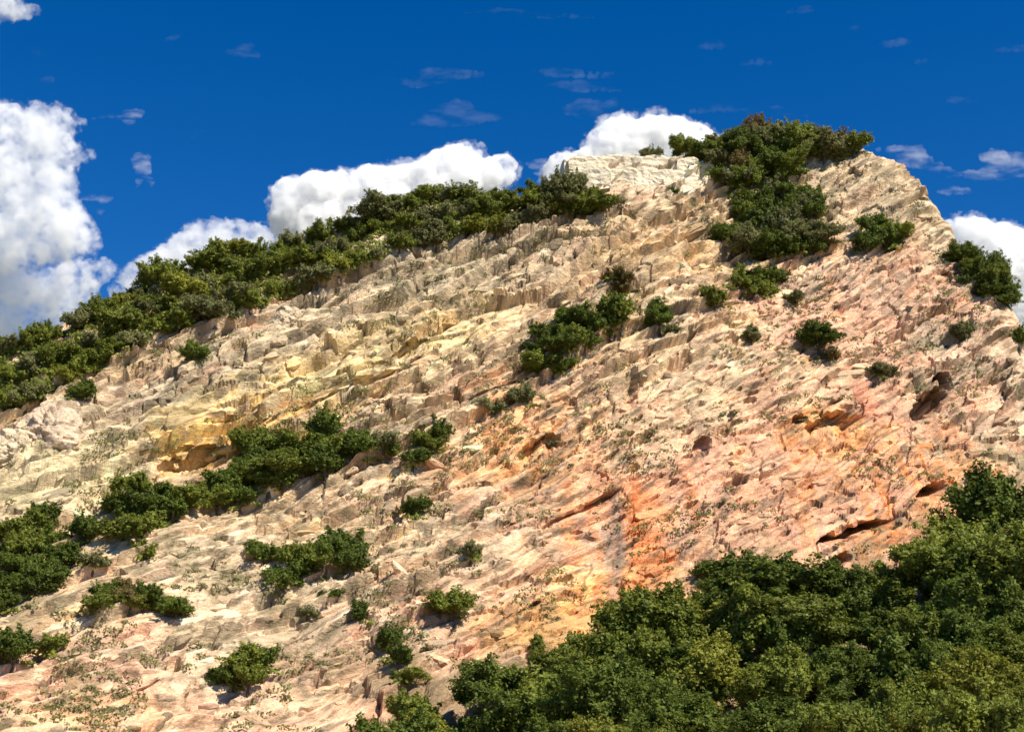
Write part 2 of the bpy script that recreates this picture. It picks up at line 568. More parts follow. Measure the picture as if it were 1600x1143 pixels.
for px, py, rx, ry, ang, col, k in [
    (650, 430, 280, 70, 18, (0.42, 0.36, 0.25), 0.8),
    (250, 630, 150, 50, 12, (0.38, 0.34, 0.24), 0.8),
    (520, 585, 230, 55, 22, (0.72, 0.55, 0.28), 0.85),
    (450, 600, 80, 35, 15, (0.70, 0.52, 0.22), 0.8),
    (700, 515, 60, 25, 30, (0.60, 0.40, 0.16), 0.8),
    (330, 690, 130, 42, 15, (0.64, 0.41, 0.14), 0.95),
    (70, 740, 130, 60, 0, (0.64, 0.55, 0.33), 0.9),
    (75, 665, 55, 45, 0, (0.46, 0.38, 0.27), 0.8),
    (1010, 262, 120, 34, 0, (0.84, 0.75, 0.60), 1.0),
    (1020, 345, 130, 55, 0, (0.56, 0.42, 0.26), 0.8),
    (1060, 395, 90, 30, 10, (0.60, 0.40, 0.20), 0.7),
    (850, 690, 120, 60, 10, (0.68, 0.38, 0.18), 0.9),
    (900, 620, 60, 60, 0, (0.55, 0.34, 0.22), 0.7),
    (1150, 770, 400, 170, 5, (0.66, 0.375, 0.235), 0.92),
    (1080, 620, 200, 70, 10, (0.58, 0.45, 0.28), 0.85),
    (1130, 870, 90, 50, 0, (0.62, 0.46, 0.26), 0.6),
    (1005, 865, 45, 110, 0, (0.74, 0.30, 0.12), 0.8),
    (960, 850, 15, 75, 0, (0.28, 0.22, 0.18), 0.85),
    (930, 955, 140, 55, 22, (0.76, 0.43, 0.18), 0.95),
    (1430, 800, 105, 95, 0, (0.68, 0.33, 0.14), 0.9),
    (1300, 690, 85, 48, 0, (0.68, 0.34, 0.13), 0.9),
    (1350, 610, 40, 40, 0, (0.52, 0.27, 0.18), 0.6),
    (1530, 560, 90, 150, 0, (0.46, 0.36, 0.26), 0.8),
    (1360, 490, 170, 90, 0, (0.60, 0.42, 0.30), 0.8),
    (1370, 300, 110, 90, 0, (0.43, 0.35, 0.23), 0.8),
    (740, 850, 130, 70, 20, (0.52, 0.39, 0.26), 0.8),
    (730, 620, 140, 40, 22, (0.46, 0.36, 0.22), 0.7),
    (760, 600, 90, 18, 24, (0.56, 0.33, 0.19), 0.8),
    (250, 1060, 290, 80, 0, (0.64, 0.41, 0.28), 0.85),
    (170, 1130, 100, 35, 0, (0.62, 0.36, 0.18), 0.8),
    (510, 1090, 110, 60, 0, (0.62, 0.42, 0.26), 0.7),
    (720, 1045, 70, 60, 0, (0.62, 0.40, 0.24), 0.8),
    (400, 960, 120, 60, 15, (0.60, 0.49, 0.33), 0.8),
    (330, 870, 110, 40, 0, (0.60, 0.48, 0.33), 0.7),
    (650, 960, 60, 18, 10, (0.52, 0.29, 0.20), 0.7),
]:
    paint(region(px, py, rx, ry, ang), col, k)
streak = sstep(0.25, 0.65, fbm(np.stack([x / 3.0 + 0.5 * warp2, y / 20, z / 26], 1) + 77, 3))
paint(streak * w_wall, (0.27, 0.20, 0.15), 0.55)
streak2 = sstep(0.25, 0.6, fbm(np.stack([x / 4.5 + 0.5 * warp2, y / 20, z / 22], 1) + 177, 3))
paint(streak2 * w_wall, (0.64, 0.33, 0.15), 0.6)
mask_g = sstep(-0.5, 0.4, fbm(Pv / 16 + 207, 2))
bt = _rnd[(cid * 3 + 5) & 255]
bt2 = _rnd[(gid * 5 + 9) & 255]
tint = tint * (0.90 + 0.26 * bt[:, :1]) * (0.88 + 0.30 * bt2[:, :1])
paint(sstep(0.72, 0.8, bt[:, 1]), (0.60, 0.35, 0.24), 0.35)
paint(sstep(0.80, 0.86, bt2[:, 1]) * (1 - 0.5 * w_wall), (0.30, 0.265, 0.185), 0.6)
paint(sstep(0.85, 0.9, bt2[:, 2]) * (1 - 0.7 * w_wall), (0.78, 0.64, 0.44), 0.5)
grn = sstep(0.0, 0.5, fbm(Pv / 13 + 307, 3)) * np.clip(region(560, 450, 420, 130, 18) + region(250, 640, 260, 110, 12) + region(650, 830, 260, 110, 20) + region(1500, 560, 130, 160), 0, 1)
paint(grn * sstep(-0.1, 0.4, fbm(Pv / 3.2 + 407, 3)), (0.225, 0.215, 0.13), 0.7)
pnk = np.clip(region(1250, 760, 380, 170, 5) + region(1380, 500, 220, 110) + region(780, 1000, 260, 90) + 0.8 * region(250, 1060, 320, 90), 0, 1)
paint(pnk * sstep(-0.5, 0.4, fbm(Pv / 11 + 507, 3)), (0.64, 0.35, 0.225), 0.7)
vein = sstep(-0.35, 0.25, fbm(np.stack([ba / 12.0, bb / 2.2, y / 15], 1) + 907, 3))
paint(vein * region(520, 585, 250, 60, 22), (0.82, 0.64, 0.32), 0.8)
paint(vein * region(330, 690, 140, 45, 15), (0.66, 0.42, 0.14), 0.75)
paint(vein * region(80, 740, 150, 65, 0), (0.74, 0.63, 0.40), 0.7)
paint(vein * region(850, 690, 130, 65, 10), (0.72, 0.36, 0.14), 0.75)
paint(vein * region(1060, 640, 200, 70, 10), (0.74, 0.56, 0.36), 0.6)
paint(region(920, 955, 150, 55, 22), (0.80, 0.42, 0.15), 0.75)
paint(vein * region(1300, 690, 85, 48, 0), (0.70, 0.34, 0.12), 0.6)
paint(vein * region(420, 980, 200, 70, 10), (0.72, 0.57, 0.40), 0.6)
run = sstep(-0.05, 0.35, fbm(np.stack([x / 2.2 + 0.4 * warp2, y / 30, z / 40], 1) + 607, 3))
paint(run * region(1000, 870, 100, 140, 0, 0.6), (0.76, 0.25, 0.085), 0.92)
paint(run * region(1150, 830, 260, 110, 0, 0.6), (0.68, 0.34, 0.17), 0.4)
paint(region(1005, 870, 40, 105, 0, 0.4), (0.76, 0.27, 0.10), 0.7)
paint(region(958, 855, 13, 75, 0, 0.5), (0.27, 0.215, 0.17), 0.75)
paint(region(1350, 620, 16, 40, 0, 0.5), (0.60, 0.24, 0.14), 0.6)
paint(run * region(1430, 780, 140, 130, 0, 0.6), (0.72, 0.28, 0.10), 0.85)
mot = fbm(np.stack([ba / 5.0, bb / 1.9, y / 9.0], 1) + 733, 4, 0.62)
tint = tint * np.clip(1.06 + 0.5 * mot, 0.5, 1.35)[:, None]
paint(layer(433, 4.4, 2.0, 0.16, 0.36) * mask_g * (1 - 0.45 * w_wall), (0.21, 0.175, 0.105), 0.66)
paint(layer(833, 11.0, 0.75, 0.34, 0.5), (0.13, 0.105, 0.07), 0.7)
paint(layer(533, 3.4, 1.5, 0.26, 0.44), (0.78, 0.62, 0.40), 0.5 - 0.38 * w_wall)
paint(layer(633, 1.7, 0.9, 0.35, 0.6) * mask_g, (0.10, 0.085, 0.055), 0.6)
paint(sstep(0.55, 1.0, NB[:, 2] + 0.25 * warp2) * sstep(0.0, 0.4, warp2), (0.16, 0.15, 0.075), 0.55)   # thin soil and turf on flatter ledges

# soil under the lower wood and the crest wood
def poly_mask(poly, px, py):
    poly = np.array(poly, float)
    ins = np.zeros(len(px), bool)
    j = len(poly) - 1
    for i in range(len(poly)):
        xi, yi = poly[i]
        xj, yj = poly[j]
        c = ((yi > py) != (yj > py)) & (px < (xj - xi) * (py - yi) / (yj - yi + 1e-12) + xi)
        ins ^= c
        j = i
    return ins
w_soil = sstep(0, 10, 205 - y + 6 * warp) * sstep(-8, 4, x + (y - 175) * 0.9 + 4 * warp2)
paint(np.clip(w_soil, 0, 1), (0.26, 0.19, 0.11), 0.8)
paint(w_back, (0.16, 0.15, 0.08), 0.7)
tint = np.clip(tint * np.array([1.03, 0.975, 0.94], np.float32), 0.02, 0.85)

q00, q10, q11, q01 = vid[:-1, :-1], vid[1:, :-1], vid[1:, 1:], vid[:-1, 1:]
ok = (q00 >= 0) & (q10 >= 0) & (q11 >= 0) & (q01 >= 0)
faces = np.stack([q00[ok], q10[ok], q11[ok], q01[ok]], 1)
mountain = mesh_object('mountain', Pd, faces, MAT_ROCK, smooth=False)
mountain['kind'] = 'structure'
mountain['label'] = 'bare cream and orange limestone mountain with tilted rock beds'
ca_ = mountain.data.attributes.new('rock_tint', 'FLOAT_COLOR', 'POINT')
ca_.data.foreach_set('color', np.concatenate([tint, np.ones((len(tint), 1), np.float32)], 1).astype(np.float32).ravel())

# coarse copy of the relief for standing things on it
vc = vid[::3, ::4]
c00, c10, c11, c01 = vc[:-1, :-1], vc[1:, :-1], vc[1:, 1:], vc[:-1, 1:]
okc = (c00 >= 0) & (c10 >= 0) & (c11 >= 0) & (c01 >= 0)
cf = np.stack([c00[okc], c10[okc], c11[okc], c01[okc]], 1)
used, inv = np.unique(cf, return_inverse=True)
cf = inv.reshape(-1, 4)
bvh = BVHTree.FromPolygons(Pd[used].tolist(), cf.tolist())
tint_c = tint[used]

def cast(px, py):
    d = Vector(ray(px, py)).normalized()
    hit, nrm, idx, dist = bvh.ray_cast(Vector(CAM), d, 2000)
    if hit is None:
        return None
    if nrm.dot(d) > 0:
        nrm = -nrm
    return hit, nrm, idx, dist

# ------------------------------------------------------------------ the plain in front, out to the horizon
a = np.linspace(0, 2 * np.pi, 65)[:-1]
rings = [0.0, 30, 60, 120, 300, 900, 3000, 9000, 26000]
gv, gf = [[0, 0, 0]], []
for k, r_ in enumerate(rings[1:]):
    for t in a:
        gv.append([r_ * math.sin(t), r_ * math.cos(t), -0.3 if r_ > 60 else 0.0])
gv = np.array(gv, float)
for k in range(len(rings) - 2):
    for j in range(64):
        b0, b1 = 1 + k * 64, 1 + (k + 1) * 64
        gf.append([b0 + j, b1 + j, b1 + (j + 1) % 64, b0 + (j + 1) % 64])
for j in range(0, 64, 2):
    gf.append([0, 1 + j, 1 + (j + 1) % 64, 1 + (j + 2) % 64])
ground = mesh_object('ground', gv, gf, MAT_GROUND)
ground['kind'] = 'structure'

# ------------------------------------------------------------------ plants: shared crowns and trunks
def make_crown(seed, n_lobes, n_leaves, flat=0.85, cone=0.0, leaf=0.085, zc=0.95, spread=0.62):
    g = np.random.default_rng(seed)
    lobes = []
    ax = np.array([g.uniform(0.75, 1.3), g.uniform(0.75, 1.3), 1.0])
    off = np.array([g.uniform(-0.18, 0.18), g.uniform(-0.18, 0.18), 0])
    for k in range(n_lobes):
        d = g.normal(size=3)
        d /= np.linalg.norm(d)
        if d[2] < -0.45:
            d[2] *= -0.6
        rr = spread * g.uniform(0.5, 1.35)
        c = d * rr * ax
        c[2] *= flat
        if cone:
            s = 1 - cone * np.clip((c[2] / flat + 0.6) / 1.4, 0, 1)
            c[:2] *= s
            c[2] *= 1.35
        lobes.append((c + off, g.uniform(0.16, 0.44) * (1 - 0.45 * cone)))
    lobes.append((off * 0.5, 0.5))
    wts = np.array([l[1] ** 2 for l in lobes])
    wts /= wts.sum()
    n_core = int(n_leaves * 0.5)
    which = g.choice(len(lobes), n_core, p=wts)
    lc = np.array([l[0] for l in lobes])[which]
    lr = np.array([l[1] for l in lobes])[which]
    d = g.normal(size=(n_core, 3))
    d[:, 2] += 0.25
    d /= np.linalg.norm(d, axis=1)[:, None]
    rad = lr * (1 - 0.5 * g.random(n_core) ** 2.0) * (1 + 0.10 * g.normal(size=n_core)) * 0.92
    lump = 1 + 0.6 * perlin((lc + d * lr[:, None]) * 4.5 + seed)
    c = lc + d * (rad * lump)[:, None]
    # sprays: leafy twigs reaching out of the mass, so the outline stays ragged
    n_sp = 4 * n_lobes + 20
    per = (n_leaves - n_core) // n_sp
    for k in range(n_sp):
        l0, r0 = lobes[g.integers(len(lobes))]
        o_ = l0 + g.normal(size=3) * 0.3 * r0
        dr = l0 - off * 0.5 + g.normal(size=3) * 0.3 + np.array([0, 0, 0.22])
        dr /= np.linalg.norm(dr) + 1e-6
        if dr[2] < -0.35:
            dr[2] *= -0.5
        ln = g.uniform(0.7, 1.45) * r0 + 0.12
        t_ = g.random(per) ** 0.75
        bend = np.array([0, 0, g.uniform(-0.18, 0.12)])
        pos = o_ + dr * (t_ * ln)[:, None] + bend * (t_ ** 2)[:, None] + g.normal(size=(per, 3)) * (0.075 * (1.15 - 0.6 * t_))[:, None]
        c = np.concatenate([c, pos])
        d = np.concatenate([d, np.tile(dr, (per, 1)) * 0.6 + g.normal(size=(per, 3)) * 0.5])
        which = np.concatenate([which, np.full(per, len(lobes) + k)])
    lobes = lobes + [None] * n_sp
    c[:, 2] += zc
    keep = c[:, 2] > 0.05
    c, d, which = c[keep], d[keep], which[keep]
    m = len(c)
    nrm = d + 0.6 * g.normal(size=(m, 3))
    nrm[:, 2] += 0.25
    nrm /= np.linalg.norm(nrm, axis=1)[:, None]
    t = np.cross(nrm, g.normal(size=(m, 3)))
    t /= np.linalg.norm(t, axis=1)[:, None]
    b = np.cross(nrm, t)
    s = leaf * g.uniform(0.55, 1.25, m)[:, None]
    asp = g.uniform(0.45, 0.8, m)[:, None]
    droop = nrm * s * g.uniform(-0.35, 0.1, m)[:, None]
    v = np.stack([c - t * s, c - b * s * asp + droop, c + t * s, c + b * s * asp + droop], 1).reshape(-1, 3)
    f = np.arange(4 * m).reshape(-1, 4)
    lobe_sh = g.random(len(lobes))
    shade = np.clip(0.65 * lobe_sh[which] + 0.35 * g.random(m), 0, 1)
    return v, f, np.repeat(shade, 4)

def make_trunk(seed, zc=0.95, lean=0.12):
    g = np.random.default_rng(seed + 500)
    V, F = [], []
    def tube(pts, rads, seg=7):
        base = len(V)
        for k, (p, r_) in enumerate(zip(pts, rads)):
            for j in range(seg):
                aa = 2 * math.pi * j / seg
                V.append([p[0] + r_ * math.cos(aa), p[1] + r_ * math.sin(aa), p[2]])
        for k in range(len(pts) - 1):
            for j in range(seg):
                F.append([base + k * seg + j, base + k * seg + (j + 1) % seg, base + (k + 1) * seg + (j + 1) % seg, base + (k + 1) * seg + j])
    top = np.array([g.normal() * lean, g.normal() * lean, zc])
    pts = [np.array([0, 0, -0.45]), np.array([0, 0, 0.0]), top * 0.35 + g.normal(size=3) * 0.02, top * 0.7 + g.normal(size=3) * 0.03, top]
    tube(pts, [0.12, 0.095, 0.075, 0.055, 0.03])
    for k in range(6):
        t0 = g.uniform(0.3, 0.8)
        p0 = pts[1] + (top - pts[1]) * t0
        aa = g.uniform(0, 2 * math.pi)
        e = p0 + np.array([math.cos(aa) * 0.6, math.sin(aa) * 0.6, g.uniform(0.2, 0.5)])
        m_ = (p0 + e) / 2 + g.normal(size=3) * 0.05
        tube([p0, m_, e], [0.045, 0.03, 0.012], 5)
    return np.array(V), np.array(F)

def leaf_mesh(name, data):
    v, f, sh = data
    o = mesh_object(name, v, f, LEAF['olive green'])
    me = o.data
    at_ = me.attributes.new('leaf_shade', 'FLOAT', 'POINT')
    at_.data.foreach_set('value', sh.astype(np.float32))
    bpy.data.objects.remove(o)
    return me

def trunk_mesh(name, data):
    o = mesh_object(name, data[0], data[1], MAT_BARK, smooth=True)
    me = o.data
    bpy.data.objects.remove(o)
    return me

CROWNS = {'round': [], 'low': [], 'cone': [], 'tall': []}
for k in range(5):
    CROWNS['round'].append((leaf_mesh('crown', make_crown(20 + k, 17 + k, 10500, 0.85, leaf=0.064)), trunk_mesh('trunk', make_trunk(20 + k)), 0.95))
for k in range(4):
    CROWNS['low'].append((leaf_mesh('crown', make_crown(40 + k, 18, 9500, 0.58, zc=0.62, spread=0.74, leaf=0.064)), trunk_mesh('trunk', make_trunk(40 + k, 0.62)), 0.62))
for k in range(3):
    CROWNS['cone'].append((leaf_mesh('crown', make_crown(60 + k, 20, 8000, 1.15, cone=0.75, zc=1.15, leaf=0.062)), trunk_mesh('trunk', make_trunk(60 + k, 1.3, 0.04)), 1.15))
for k in range(6):
    CROWNS['tall'].append((leaf_mesh('crown', make_crown(80 + k, 24 + 2 * k, 15000, 0.95, zc=1.35, leaf=0.056, spread=0.72)), trunk_mesh('trunk', make_trunk(80 + k, 1.35)), 1.35))

ORD = ('first second third fourth fifth sixth seventh eighth ninth tenth eleventh twelfth thirteenth fourteenth fifteenth sixteenth '
       'seventeenth eighteenth nineteenth twentieth').split()
PLANTS = []          # (kind, px, py, rpx, shape, colour, place phrase, group, explicit label)

def sample_poly(poly, spacing, seed, jitter=0.33):
    g = np.random.default_rng(seed)
    poly = np.array(poly, float)
    x0, y0 = poly.min(0)
    x1, y1 = poly.max(0)
    pts = []
    row = 0
    yv = y0 + spacing * 0.3
    while yv < y1 + spacing * 0.3:
        xv = x0 + (spacing * 0.5 if row % 2 else 0.1 * spacing)
        while xv < x1 + spacing * 0.5:
            p = np.array([xv, yv]) + g.uniform(-jitter, jitter, 2) * spacing
            if poly_mask(poly, np.array([p[0]]), np.array([p[1]]))[0]:
                pts.append(p)
            xv += spacing
        yv += spacing * 0.8
        row += 1
    return pts

def cluster(poly, spacing, rr, kind, shapes, colours, place, group, seed):
    g = np.random.default_rng(seed + 900)
    for p in sample_poly(poly, spacing, seed):
        PLANTS.append([kind, p[0], p[1], g.uniform(*rr), shapes[g.integers(len(shapes))], colours[g.integers(len(colours))], place, group])

DG, OG, GG, YG, BR = 'dark green', 'olive green', 'grey green', 'yellowish green', 'brownish'
crest_cols = [OG, OG, GG, GG, GG, OG, YG, OG]
cut = [0, 150, 330, 430, 520, 620, 720, 830, 945]
seg_names = ['above rounded knob', 'above lone shrub', 'above pale notch', 'left of long cloud',
             'under flat cloud end', 'over knobbly rock', 'under cloud hump', 'beside white cap']
TOPE = [(0, 540), (100, 503), (150, 478), (220, 438), (320, 398), (350, 383), (440, 366), (500, 352), (600, 317), (700, 299), (780, 290), (850, 289), (945, 293)]
BOTE = [(0, 628), (60, 617), (150, 562), (250, 512), (350, 480), (420, 465), (500, 430), (600, 390), (700, 362), (850, 334), (945, 312)]
def edge(e, xq):
    e = np.array(e, float)
    return float(np.interp(xq, e[:, 0], e[:, 1]))
g_ = np.random.default_rng(31)
crest_pts = []
for lo, hi, nm in zip(cut[:-1], cut[1:], seg_names):
    for rowf, rown in ((0.05, 'skyline'), (0.5, 'middle'), (0.93, 'lower')):
        xq = lo + (6 if rowf != 0.5 else 17)
        if rowf == 0.05 and lo == 0:
            xq = -6
        while xq < hi - 6:
            xx = xq + g_.uniform(-6, 6)
            y0_, y1_ = edge(TOPE, xx), edge(BOTE, xx)
            yy_ = y0_ + (y1_ - y0_) * rowf + g_.uniform(-6, 6)
            PLANTS.append(['tree', xx, yy_ + 4, g_.uniform(17, 28), ['round', 'low', 'low', 'low'][g_.integers(4)], crest_cols[g_.integers(len(crest_cols))],
                           f'in {rown} crest row {nm}', 'trees of the wood along the crest'])
            xq += g_.uniform(25, 33)

cluster([(1010, 240), (1070, 216), (1120, 207), (1160, 204), (1160, 250), (1120, 268), (1104, 244), (1020, 246)], 22, (16, 23), 'tree', ['round', 'low'], [OG, DG, GG], 'in summit wood next to the white cap', 'trees of the summit wood', 1)
cluster([(1160, 202), (1210, 197), (1280, 207), (1345, 228), (1335, 240), (1250, 240), (1240, 262), (1180, 287), (1130, 277), (1160, 250)], 24, (21, 30), 'tree', ['round', 'low', 'tall'], [OG, DG, GG, BR], 'in the wood on the very summit', 'trees of the summit wood', 2)
cluster([(1190, 290), (1240, 275), (1290, 300), (1290, 350), (1290, 385), (1250, 405), (1180, 388), (1135, 385), (1130, 350), (1160, 320)], 32, (22, 30), 'tree', ['round', 'tall'], [DG, OG, DG, GG], 'in the gully wood below the summit', 'trees of the gully wood', 3)
cluster([(1352, 345), (1390, 335), (1410, 350), (1400, 388), (1352, 392)], 23, (18, 25), 'shrub', ['round'], [DG, OG], 'on grey dome beside the gully wood', 'shrubs on the grey dome', 4)
cluster([(1150, 440), (1190, 428), (1228, 430), (1212, 452), (1160, 458)], 27, (17, 23), 'shrub', ['round', 'low'], [DG, OG], 'in the clump just below the gully wood', 'shrubs below the gully wood', 5)
cluster([(1505, 392), (1540, 395), (1575, 440), (1582, 475), (1550, 460), (1515, 425)], 22, (17, 24), 'tree', ['round', 'tall'], [DG, DG, OG], 'on far shoulder against low white cloud', 'trees on the far shoulder', 6)
cluster([(838, 520), (870, 505), (930, 487), (985, 487), (990, 503), (940, 522), (900, 560), (860, 580), (838, 560)], 27, (18, 26), 'shrub', ['round', 'low'], [DG, DG, OG], 'in dark clump at middle of cliff', 'shrubs of the mid cliff clump', 7)
cluster([(330, 755), (370, 705), (400, 675), (450, 682), (510, 668), (580, 682), (590, 712), (520, 722), (470, 745), (430, 768), (370, 795), (310, 792)], 33, (23, 31), 'shrub', ['round', 'round', 'low'], [DG, DG, OG], 'in the big clump under the orange ribs', 'shrubs of the big ledge clump', 8)
cluster([(620, 715), (650, 687), (700, 662), (706, 672), (682, 702), (640, 730)], 26, (17, 24), 'shrub', ['round', 'low'], [DG, OG], 'in slanting clump beside big ledge clump', 'shrubs of the slanting clump', 9)
cluster([(160, 775), (200, 758), (290, 765), (290, 800), (240, 822), (170, 832)], 32, (22, 29), 'shrub', ['round', 'low'], [DG, DG, OG], 'between big ledge clump and edge wood', 'shrubs of the lower ledge clump', 10)
cluster([(0, 795), (60, 790), (120, 815), (140, 850), (120, 878), (80, 888), (70, 930), (40, 950), (-10, 955)], 38, (21, 29), 'tree', ['round', 'low'], [DG, OG, DG], 'in edge wood under pale yellow rock', 'trees of the edge wood', 11)
cluster([(405, 862), (450, 855), (520, 838), (556, 852), (556, 878), (500, 890), (450, 908), (408, 885)], 30, (20, 27), 'shrub', ['round', 'low'], [DG, DG, OG], 'in oval clump below big ledge clump', 'shrubs of the oval clump', 12)
cluster([(155, 925), (210, 915), (260, 932), (300, 932), (298, 948), (230, 955), (165, 963)], 27, (16, 22), 'shrub', ['low', 'round'], [DG, OG, BR], 'in ragged strip below the edge wood', 'shrubs of the ragged strip', 13)
cluster([(345, 1035), (380, 1025), (415, 1037), (412, 1060), (390, 1075), (348, 1068)], 28, (20, 27), 'shrub', ['round'], [DG, OG], 'in round clump at foot of pale blocks', 'shrubs of the foot clump', 14)

# the wood on the lower slope
FOREST = [(605, 1140), (640, 1122), (700, 1120), (770, 1072), (800, 1048), (860, 1035), (930, 1022), (985, 988), (1000, 965), (1060, 965), (1100, 920), (1190, 905),
          (1250, 935), (1290, 912), (1360, 912), (1440, 900), (1520, 828), (1600, 800), (1660, 790), (1660, 1190), (605, 1190)]
g_ = np.random.default_rng(77)
fpts = [p for p in sample_poly(FOREST, 50, 21, 0.40)]
fz = [('in wood along bright orange cliff foot', lambda p: p[0] < 960 and p[1] < 1085),
      ('in low wood corner nearest peach rock', lambda p: p[0] < 960),
      ('at wood top below orange column', lambda p: p[0] < 1130 and p[1] < 1010),
      ('at wood top under dark slit', lambda p: p[0] < 1420 and p[1] < 985),
      ('at high wood corner beside orange overhang', lambda p: p[1] < 960),
      ('mid wood below dark slit', lambda p: p[0] < 1420 and p[1] < 1070),
      ('mid wood below its high corner', lambda p: p[1] < 1070),
      ('along wood bottom towards peach rock', lambda p: p[0] < 1200),
      ('along wood bottom, middle stretch', lambda p: p[0] < 1420),
      ('along wood bottom at picture corner', lambda p: True)]
gaps = [(1345, 1010, 34), (1180, 1120, 30), (1268, 925, 22)]
for p in fpts:
    if any((p[0] - a_) ** 2 + (p[1] - b_) ** 2 < c_ ** 2 for a_, b_, c_ in gaps):
        continue
    place = next(nm for nm, f_ in fz if f_(p))
    PLANTS.append(['tree', p[0], p[1], 26 + 34 * g_.random() ** 1.3, ['tall', 'tall', 'tall', 'round', 'cone'][g_.integers(5)] if g_.random() < 0.9 else 'low',
                   [DG, OG, OG, DG, DG, OG, DG, OG, DG, OG, DG, YG][g_.integers(12)], place, 'trees of the lower slope wood'])

for px, py, rp, sh, place in [(1020, 972, 56, 'tall', 'at wood top below orange column'), (1200, 922, 62, 'tall', 'at wood top under dark slit'), (1130, 960, 50, 'tall', 'at wood top below orange column'),
                              (890, 1050, 42, 'tall', 'in wood along bright orange cliff foot'), (795, 1070, 34, 'round', 'in wood along bright orange cliff foot'), (1105, 892, 22, 'round', 'at wood top below orange column'),
                              (842, 1008, 19, 'cone', 'in wood along bright orange cliff foot'), (955, 1035, 48, 'tall', 'in wood along bright orange cliff foot'), (1330, 925, 46, 'tall', 'at wood top under dark slit'),
                              (1470, 890, 46, 'tall', 'at high wood corner beside orange overhang'), (1560, 815, 52, 'tall', 'at high wood corner beside orange overhang'), (640, 1125, 36, 'round', 'in low wood corner nearest peach rock')]:
    PLANTS.append(['tree', px, py, rp, sh, [DG, OG][g_.integers(2)], place, 'trees of the lower slope wood'])

# single shrubs standing on their own, each described by hand
for px, py, rp, sh, co, lab in [
    (305, 553, 17, 'round', DG, 'lone dark shrub on the grey shelf below the crest wood'),
    (125, 612, 20, 'round', DG, 'dark shrub standing right behind the rounded pale knob'),
    (962, 432, 17, 'low', BR, 'upper brownish shrub in the rock high above the mid cliff clump'),
    (972, 452, 17, 'low', BR, 'lower brownish shrub in the rock high above the mid cliff clump'),
    (1030, 490, 27, 'cone', DG, 'pointed dark tree standing just beside the mid cliff clump'),
    (1048, 512, 13, 'low', GG, 'low grey green shrub at the foot of the pointed dark tree'),
    (1118, 468, 20, 'round', OG, 'single olive shrub on the yellow ledge under the gully wood'),
    (1175, 522, 15, 'cone', GG, 'small pointed grey green shrub on the pale upper cliff'),
    (1280, 532, 24, 'round', DG, 'dark round shrub alone on the pinkish upper cliff'),
    (1296, 556, 12, 'low', BR, 'small brownish shrub hanging below the dark round cliff shrub'),
    (1243, 468, 13, 'low', GG, 'small grey green shrub on the cliff above the dark round one'),
    (1500, 522, 22, 'low', GG, 'grey green shrub spread over the grey rock under the shoulder trees'),
    (1385, 580, 15, 'low', GG, 'faint grey green shrub above the dark holes of the cliff'),
    (1592, 530, 18, 'round', DG, 'dark tree cut by the edge of the picture below the far shoulder'),
    (650, 796, 17, 'round', DG, 'small dark shrub alone in the grey rock between the ledge clumps'),
    (705, 946, 26, 'round', OG, 'olive shrub alone above the pink rock beside the lower wood'),
    (510, 928, 13, 'low', DG, 'tiny dark shrub just below the oval clump'),
    (567, 962, 17, 'cone', DG, 'narrow dark shrub under the tiny one below the oval clump'),
    (608, 1000, 20, 'round', DG, 'top shrub of the dark string running down beside the peach rock'),
    (622, 1028, 20, 'round', DG, 'middle shrub of the dark string running down beside the peach rock'),
    (636, 1054, 18, 'low', OG, 'lowest shrub of the dark string running down beside the peach rock'),
    (770, 635, 18, 'low', GG, 'grey green shrub on the slanting ledge, lower of two'),
    (825, 622, 17, 'low', GG, 'grey green shrub on the slanting ledge, upper of two'),
    (18, 1024, 28, 'round', DG, 'dark shrub at the low edge of the picture by the pink band'),
    (80, 1012, 17, 'round', OG, 'small olive shrub on the pink band beside a larger dark shrub'),
    (735, 862, 16, 'low', GG, 'low grey green shrub in the smooth grey slope above the lower wood'),
    (1052, 300, 9, 'low', DG, 'tiny dark shrub in the bare white cap'),
    (480, 958, 11, 'low', GG, 'small grey green shrub in the pale blocks under the oval clump'),
    (865, 545, 12, 'low', BR, 'brownish shrub drooping from the lower tip of the mid cliff clump'),
    (600, 690, 18, 'low', GG, 'grey green shrub between the big ledge clump and slanting clump'),
    (225, 865, 17, 'low', OG, 'olive shrub below the lower ledge clump near the pale blocks'),
    (145, 880, 16, 'low', GG, 'grey green shrub at the outer rim of the edge wood'),
]:
    PLANTS.append(['shrub' if 'tree' not in lab else 'tree', px, py, rp, sh, co, None, None, lab])

by_place = {}
for pl in PLANTS:
    if pl[6]:
        by_place.setdefault(pl[6], []).append(pl)
for place, lst in by_place.items():
    lst.sort(key=lambda q: q[1])
    for k, q in enumerate(lst):
        size = 'large' if q[3] > (46 if 'wood' in (q[7] or '') and 'lower' in (q[7] or '') else 25) else ''
        form = {'round': 'rounded', 'low': 'low', 'cone': 'pointed', 'tall': 'tall'}[q[4]]
        od = ORD[k] if k < len(ORD) else 'last'
        q.append(f"{q[5]} {form} {q[0]}, {od} from left {place}")

